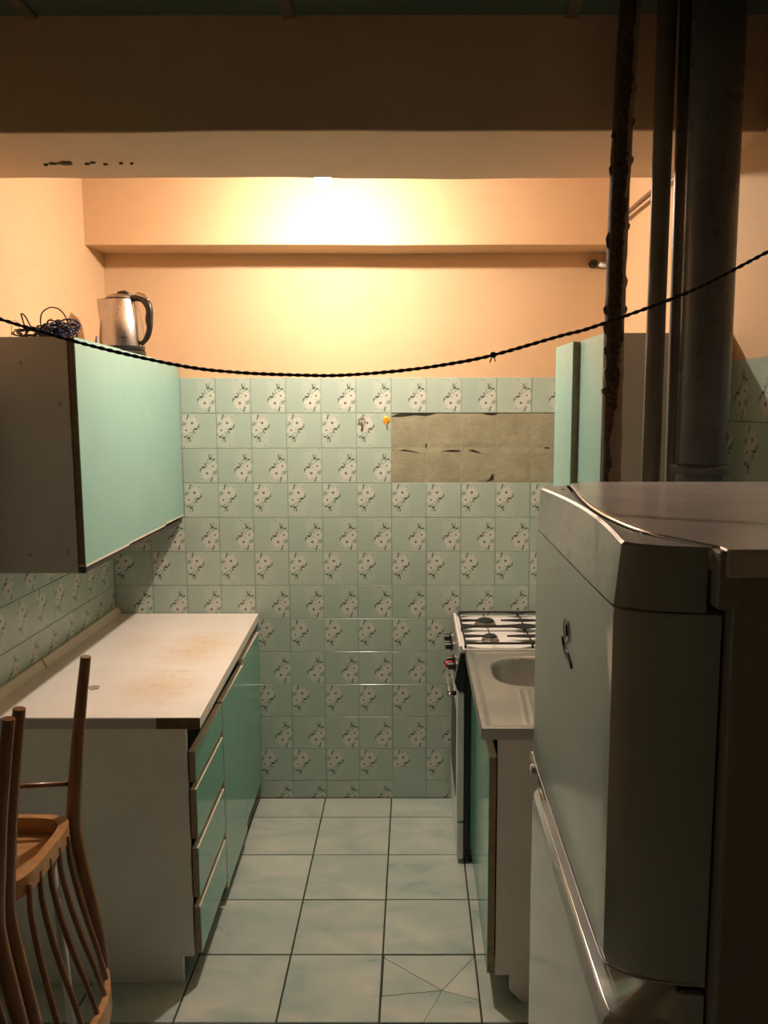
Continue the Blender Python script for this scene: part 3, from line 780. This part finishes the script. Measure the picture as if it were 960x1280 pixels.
for s, z, h in flakes:
    i = int(z / 2.647 * 89); x = pts[i][0] + s * .020
    d = random.uniform(.0025, .006); h *= 1.3
    MB().prism([(x, z - h), (x + s * d, z - h * .6), (x + s * (d + .002), z + h * .2), (x + s * d * .5, z + h * .7), (x, z + h)], -1.672 + random.uniform(0, .008), -1.6685 + random.uniform(.0, .01), 'y').build('paint_flake', M['rust'] if random.random() < .6 else M['paint_taupe'], rp)
gp = thing('gas_pipe', 'thin brown pipe running level along the right wall above the cabinets', 'pipe', (.87, -.7, 2.46))
MB().tube([(.872, -.006, 2.463), (.872, -.5, 2.461), (.872, -1.170, 2.457)], .0085, 10).build('pipe', M['pipe_brown'], gp, True)
for y in (-.15, -1.05): MB().box(.872, .902, y - .008, y + .008, 2.456, 2.466).build('pipe_clamp', M['pipe_brown'], gp)
ps = thing('pipe_stub', 'black open pipe stub sticking from the back wall under the plaster ledge', 'pipe', (.845, 0, 2.354))
MB().lathe([(.001, -.030), (.009, -.034), (.013, -.034), (.014, -.006), (.017, -.004), (.017, .004), (.001, .004)], (.848, 0, 2.354), 20, 'y').build('stub', M['black'], ps, 'auto')
MB().tube([(.868, -.03, 2.350), (.885, -.028, 2.345), (.9, -.028, 2.345)], .010, 10).build('white_branch', M['white_enamel'], ps, True)

# ================================================================ CLOTHESLINE
rope_pts = smooth_path([(-1.198, -2.0, 2.135), (-.95, -2.0, 2.035), (-.80, -2.0, 1.982), (-.666, -2.0, 1.938), (-.506, -2.0, 1.891), (-.337, -2.0, 1.853), (-.225, -2.0, 1.840), (-.106, -2.0, 1.835), (-.032, -2.0, 1.835), (.073, -2.0, 1.843), (.162, -2.0, 1.855), (.244, -2.0, 1.871), (.369, -2.0, 1.906), (.435, -2.0, 1.924), (.603, -2.0, 1.985), (.746, -2.0, 2.057), (.902, -2.0, 2.14)], 60)
cl = thing('clothesline', 'black twisted rope strung across the room in front of the cabinets', 'rope', (-1.198, -2.0, 2.135))
L_ = 0; acc = [0]
for i in range(1, len(rope_pts)): L_ += (rope_pts[i] - rope_pts[i - 1]).length; acc.append(L_)
for ph in (0, pi):
    P = []
    for i, p in enumerate(rope_pts):
        a = acc[i] / .016 * 2 * pi * .5 + ph
        t = (rope_pts[min(i + 1, len(rope_pts) - 1)] - rope_pts[max(i - 1, 0)]).normalized()
        u = Vector((0, 1, 0)); v = t.cross(u)
        P.append(p + (u * cos(a) + v * sin(a)) * .0016)
    MB().tube(P, .0021, 6).build('rope_strand', M['rope'], cl, True)
MB().lathe([(.001, -.006), (.005, -.004), (.0058, 0), (.005, .004), (.001, .006)], (.246, -2.0, 1.872), 10, 'x').build('knot', M['rope'], cl, True)
MB().tube([(.243, -2.0, 1.868), (.240, -2.0, 1.858)], .0013, 6).tube([(.248, -2.0, 1.868), (.250, -2.0, 1.860)], .0011, 6).build('loose_end', M['rope'], cl, True)
for x, z in ((-1.199, 2.135), (.903, 2.14)):
    MB().lathe([(.001, -.012), (.008, -.010), (.008, .004), (.001, .004)], (x, -2.0, z), 12, 'x').build('wall_eye', M['iron'], cl, True)

# ================================================================ HOOKS ON THE BACK WALL
hk = thing('wall_hook', 'round orange plastic hook stuck on a wall tile', 'hook', (-.018, 0, 1.705))
MB().lathe([(.001, -.006), (.010, -.005), (.0155, -.002), (.016, 0), (.001, 0)], (-.018, 0, 1.708), 24, 'y').build('hook_disc', M['plastic_orange'], hk, 'auto')
MB().tube(smooth_path([(-.018, -.004, 1.704), (-.018, -.006, 1.692), (-.018, -.011, 1.685), (-.018, -.015, 1.691)], 4), .003, 8).build('hook_prong', M['plastic_orange'], hk, True)
MB().lathe([(.001, -.0075), (.003, -.007), (.003, -.004)], (-.018, 0, 1.709), 10, 'y').build('screw', M['brass'], hk)
kr = thing('key_ring', 'small key ring with a brown fob hanging on a wall tile', 'key ring', (-.124, 0, 1.70))
MB().tube([(-.124 + .0135 * cos(a), -.006, 1.706 + .0135 * sin(a)) for a in [2 * pi * i / 24 for i in range(24)]], .0016, 6, closed=True).build('ring', M['brass'], kr, True)
MB().tube([(-.124, 0, 1.708), (-.124, -.010, 1.7085)], .0018, 6).build('nail', M['brass'], kr, True)
MB().tube(smooth_path([(-.126, -.006, 1.697), (-.123, -.006, 1.688), (-.1215, -.006, 1.675), (-.125, -.006, 1.666)], 4), [.0025] * 4 + [.0042] * 5 + [.003] * 4, 8).build('fob', M['key_brown'], kr, True)

# ================================================================ FRIDGE
fr = thing('refrigerator', 'tall white two-door refrigerator with its front turned to the aisle', 'refrigerator', (.62, -2.38, 0))
cabx = .430
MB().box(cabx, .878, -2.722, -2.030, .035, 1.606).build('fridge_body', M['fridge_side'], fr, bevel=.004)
for x in (.46, .85):
    for y in (-2.68, -2.07): MB().lathe([(.001, 0), (.02, 0), (.018, .035), (.001, .035)], (x, y, 0), 14).build('foot', M['rubber'], fr)
seam = [(.400, -2.020), (.381, -2.055), (.372, -2.138), (.360, -2.25), (.353, -2.34), (.351, -2.40), (.351, -2.469), (.357, -2.553), (.368, -2.61), (.386, -2.651), (.399, -2.678), (.412, -2.703)]
seam = [(p.x, p.y) for p in smooth_path([(x, y, 0) for x, y in seam], 3)]
top_out = [(x + .006, y) for x, y in seam] + [(.418, -2.728), (.884, -2.736), (.884, -2.008), (.42, -2.008)]
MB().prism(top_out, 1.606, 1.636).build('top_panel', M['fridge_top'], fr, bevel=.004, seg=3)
MB().tube([(x + .0055, y, 1.633) for x, y in seam], .0035, 6).build('chrome_bead', M['chrome'], fr, True)
# door outline (plan): convex front with rounded ends
front = [(.410, -2.052), (.372, -2.056), (.346, -2.062), (.328, -2.072), (.320, -2.090), (.3185, -2.13), (.3180, -2.25), (.3180, -2.40), (.3180, -2.52), (.3185, -2.60), (.3190, -2.640), (.3205, -2.660)]
fp = [(p.x, p.y) for p in smooth_path([(x, y, 0) for x, y in front], 3)] + [(p.x, p.y) for p in smooth_path([(.330, -2.672, 0), (.350, -2.684, 0), (.372, -2.692, 0), (.400, -2.697, 0), (.410, -2.698, 0)], 2)]
def door_solid(levels, close_x=.4265):
    """levels: list of (z, offset function) -> stacked outline rings"""
    b = MB(); n = len(fp) + 2; vs = []
    for z, off in levels:
        for (x, y) in fp: vs.append((x + off(x, y), y, z(y) if callable(z) else z))
        vs.append((close_x, -2.700, z(-2.70) if callable(z) else z)); vs.append((close_x, -2.050, z(-2.05) if callable(z) else z))
    fs = []
    for i in range(len(levels) - 1):
        for k in range(n): fs.append((i * n + k, i * n + (k + 1) % n, (i + 1) * n + (k + 1) % n, (i + 1) * n + k))
    fs.append(tuple(range(n))[::-1]); fs.append(tuple((len(levels) - 1) * n + k for k in range(n)))
    return b.add(vs, fs)
def arch(y): return max(0, 1 - ((y + 2.38) / .30) ** 2)
def off_top(x, y):
    w = 1 if x < .345 else max(0, 1 - (x - .345) / .05)
    return (.004 + .022 * arch(y)) * w
zero = lambda x, y: 0
def inset(d):
    return lambda x, y: d * (1 if x < .34 else max(0, 1 - (x - .34) / .06))
# cap: its outline ends at the seam
def cap():
    b = MB(); n = len(fp) + len(seam)
    vs = []
    sm = [(x - .004, y) for x, y in seam]
    for z, off in ((1.562, zero), (1.580, lambda x, y: off_top(x, y) * .26), (1.604, lambda x, y: off_top(x, y) * .6), (1.6305, lambda x, y: off_top(x, y) * .97), (1.6335, lambda x, y: off_top(x, y) + .003)):
        for (x, y) in fp: vs.append((min(x + off(x, y), .412), y, z))
        for (x, y) in sm[::-1]: vs.append((max(x, .0), min(max(y, -2.697), -2.056), z))
    fs = []
    for i in range(4):
        for k in range(n): fs.append((i * n + k, i * n + (k + 1) % n, (i + 1) * n + (k + 1) % n, (i + 1) * n + k))
    fs.append(tuple(range(n))[::-1]); fs.append(tuple(4 * n + k for k in range(n)))
    return b.add(vs, fs)
capo = cap().build('door_cap', M['fridge_cap'], fr, 'auto', s_ang=24)
ud = door_solid([(1.128, inset(.012)), (1.134, inset(.003)), (1.142, zero), (1.30, zero), (1.55, zero), (1.5585, inset(.001)), (1.5600, inset(.006))]).build('upper_door', M['fridge'], fr, 'auto', s_ang=24)
MB().box(.365, .405, -2.66, -2.08, 1.557, 1.5635).build('cap_gap', M['black'], ud)
def far(y):
    t = min(1, max(0, (y + 2.38) / .26)); return t * t * (3 - 2 * t)
def rise(y):
    t = min(1, max(0, (-2.60 - y) / .05)); return t * t * (3 - 2 * t)
def linset(d, k):
    return lambda x, y: (d + k * far(y)) * (1 if x < .34 else max(0, 1 - (x - .34) / .06))
lo = door_solid([(.075, inset(.006)), (.085, zero), (.60, zero), (1.040, zero), (1.056, inset(.003)), (1.064, linset(.008, .006)), (lambda y: 1.069 + .012 * rise(y), linset(.030, .010)), (lambda y: 1.074 + .044 * rise(y), linset(.066, .010))]).build('lower_door', M['fridge'], fr, 'auto', s_ang=24)
MB().prism([(.334, -2.064), (.385, -2.058), (.400, -2.50), (.372, -2.42)], 1.067, 1.128).build('grip_recess_shade', M['black'], fr)  # solid black block paints in the shade of the grip recess
MB().box(.400, .4265, -2.690, -2.060, 1.07, 1.130).build('door_gap_shade', M['black'], fr)  # black filler paints in the shade between the two doors
# grip recess lip at the far end, the pale hinge plug seen in it
MB().prism([(.3195, -2.058), (.345, -2.058), (.345, -2.20)], 1.112, 1.126).build('grip_lip', M['fridge_top'], ud)
MB().tube([(.318, -2.080, 1.100), (.340, -2.080, 1.100)], .0105, 10).build('hinge_plug', M['white_enamel'], lo, True)
MB().tube([(x + .0015, y, 1.130) for x, y in fp[10:]], .0014, 6).build('door_edge_glint', M['fridge_top'], ud, True)  # thin pale thread draws the light caught along the upper door edge
MB().tube([(x + .0105, y, 1.0655) for x, y in fp[10:38]], .0012, 6).build('door_edge_glint', M['chrome'], lo, True)  # chrome thread draws the bright line on the lower door's lit edge
# hinge cover on the near side of the top
MB().box(.412, .436, -2.726, -2.700, 1.572, 1.634).build('hinge_cover', M['fridge_side'], fr, bevel=.003)
for x, y in ((.358, -2.115), (.365, -2.60)):
    MB().prism([(x - .002, y - .010), (x + .003, y - .010), (x + .003, y + .010), (x - .002, y + .010)], 1.6325, 1.6348).build('cap_slot', M['fridge_side'], fr)
# emblem on the upper door: oval ring with a bar, slanting tail below
FXD = .3165
EY = -2.407
emb = MB().tube([(FXD, EY + .021 * cos(a), 1.4610 + .0165 * sin(a)) for a in [2 * pi * i / 28 for i in range(28)]], .0009, 6, closed=True).build('emblem', M['logo'], ud, True)
MB().prism([(EY + .002, 1.469), (EY + .006, 1.468), (EY + .001, 1.452), (EY - .002, 1.453)], FXD - .0012, FXD + .002, 'x').build('emblem_bar', M['logo'], emb)
MB().prism([(EY + .032, 1.443), (EY + .028, 1.436), (EY - .004, 1.429), (EY - .014, 1.433), (EY - .038, 1.425), (EY - .042, 1.418), (EY - .018, 1.424), (EY - .004, 1.421), (EY + .020, 1.427)], FXD - .0012, FXD + .002, 'x').build('emblem_tail', M['logo'], emb)

# ================================================================ TABLE AND UPSIDE-DOWN CHAIRS
tb = thing('side_table', 'white table at the left edge under the upside-down chairs', 'table', (-1.04, -2.0, 0))
MB().box(-1.195, -.785, -2.55, -1.622, .700, .7195).build('tabletop', M['wood_table'], tb, bevel=.003)
for x, y in ((-.762, -1.640), (-1.17, -1.640), (-.762, -2.53), (-1.17, -2.53)):
    MB().tube([(x, y, 0), (x - (.035 if x > -1 else .0), y, .70)], [.009, .012], 12).build('leg', M['wood_table'], tb, True)
MB().box(-1.17, -.82, -2.53, -1.65, .672, .700).build('apron', M['wood_table'], tb)

def make_chair(dy, label, dx=0.0, dz=0.0):
    """chair turned over: seat lies on the table, legs point up, back hangs down past the table edge"""
    yf, yn = -1.60 + dy, -1.945 + dy; yc = (yf + yn) / 2
    t = thing('wooden_chair', label, 'chair', (-.94 + dx, yc, .72 + dz), 'upside-down wooden chairs on the table')
    prof = [(-.704, 1.168, .0125), (-.717, 1.082, .0135), (-.735, .955, .0150), (-.747, .845, .0168), (-.756, .750, .0180), (-.753, .690, .0178), (-.738, .600, .0170), (-.723, .520, .0160), (-.708, .440, .0145), (-.700, .370, .0130), (-.696, .295, .0110)]
    for y in (yf, yn):
        P = smooth_path([(x + dx, y, z + dz) for x, z, r in prof], 3)
        R = []
        for i in range(len(prof) - 1):
            for s_ in range(3): R.append(prof[i][2] + (prof[i + 1][2] - prof[i][2]) * s_ / 3)
        R.append(prof[-1][2])
        MB().tube(P, R, 10).build('back_post', M['wood'], t, 'auto')
    def outl(f, x0=-.735):
        pts = []
        for i in range(40):
            a = 2 * pi * i / 40; c, s_ = cos(a), sin(a)
            ex = .30 if c > 0 else .8
            px = -.935 + f * (.200 * abs(c) ** ex if c > 0 else -.215 * abs(c) ** ex); py = f * .158 * (1 if s_ > 0 else -1) * abs(s_) ** .45
            pts.append((px + dx, yc + py))
        return pts
    o1, o2 = outl(1.0), outl(.885)
    b = MB(); n = 40; z0, z1 = .728 + dz, .768 + dz
    vs = [(x, y, z0) for x, y in o1] + [(x, y, z1) for x, y in o1] + [(x, y, z1) for x, y in o2] + [(x, y, z0) for x, y in o2]
    fs = []
    for k in range(n):
        k2 = (k + 1) % n
        for a_, b_ in ((0, 1), (1, 2), (2, 3), (3, 0)): fs.append((a_ * n + k, a_ * n + k2, b_ * n + k2, b_ * n + k))
    b.add(vs, fs).build('seat_ring', M['wood_light'], t, 'auto')
    MB().prism(outl(.97), .720 + dz, .7285 + dz).build('seat_panel', M['wood_light'], t, bevel=.002)
    for sy in (1, -1):
        MB().prism([(-.765 + dx, yc + sy * .13), (-.80 + dx, yc + sy * .145), (-.745 + dx, yc + sy * .085)], .7285 + dz, .762 + dz).build('corner_block', M['wood'], t)
        MB().tube([(-1.10 + dx, yc + sy * .125, .729 + dz), (-1.115 + dx, yc + sy * .135, .95 + dz), (-1.13 + dx, yc + sy * .142, 1.168 + dz)], [.019, .017, .0125], 10).build('front_leg', M['wood'], t, 'auto')
        MB().tube([(-.748 + dx, yc + sy * .172, .842 + dz), (-1.105 + dx, yc + sy * .130, .842 + dz)], .0065, 8).build('stretcher', M['wood'], t, True)
    MB().tube([(-1.12 + dx, yc - .138, .90 + dz), (-1.12 + dx, yc + .138, .90 + dz)], .0065, 8).build('stretcher', M['wood'], t, True)
    # crest rail bowed outward
    def rx(y): return -.697 + .052 * (1 - ((y - yc) / .1725) ** 2) + dx
    b = MB(); vs = []; m = 16
    for i in range(m + 1):
        y = yf - .002 + (yn + .004 - yf) * i / m; x = rx(y); hh = .024 + .008 * sin(pi * i / m)
        vs += [(x - .008, y, .322 - hh + dz), (x + .009, y, .322 - hh + dz), (x + .007, y, .322 + hh + dz), (x - .010, y, .322 + hh + dz)]
    fs = []
    for i in range(m):
        a = 4 * i; c = a + 4
        fs += [(a, c, c + 1, a + 1), (a + 1, c + 1, c + 2, a + 2), (a + 2, c + 2, c + 3, a + 3), (a + 3, c + 3, c, a)]
    fs += [(3, 2, 1, 0), (4 * m, 4 * m + 1, 4 * m + 2, 4 * m + 3)]
    b.add(vs, fs).build('crest_rail', M['wood_light'], t, 'auto', bevel=.003)
    for i in range(5):
        ys = yc + .092 - .050 * i; yb = yc + .125 - .0625 * i; xb = rx(yb) - .001 - dx
        def px(z):
            for (xa_, za, _), (xc_, zc, _) in zip(prof, prof[1:]):
                if zc <= z <= za: return xa_ + (xc_ - xa_) * (za - z) / (za - zc)
        P = []
        for q in range(14):
            f = q / 13; z = .748 + (.335 - .748) * f
            P.append((px(z) + .018 * (1 - f) ** 2 + (xb + .698) * f ** 1.7 + dx, ys + (yb - ys) * f, z + dz))
        MB().tube(P, [.0060 + .0014 * sin(pi * k / (len(P) - 1)) for k in range(len(P))], 8).build('spindle', M['wood'], t, True)
    return t
make_chair(0, 'upside-down brown wooden spindle chair, the farther of the two, nearest the white cabinet end')
make_chair(-.398, 'upside-down brown wooden spindle chair at the left edge, the nearer of the two', dx=.004)
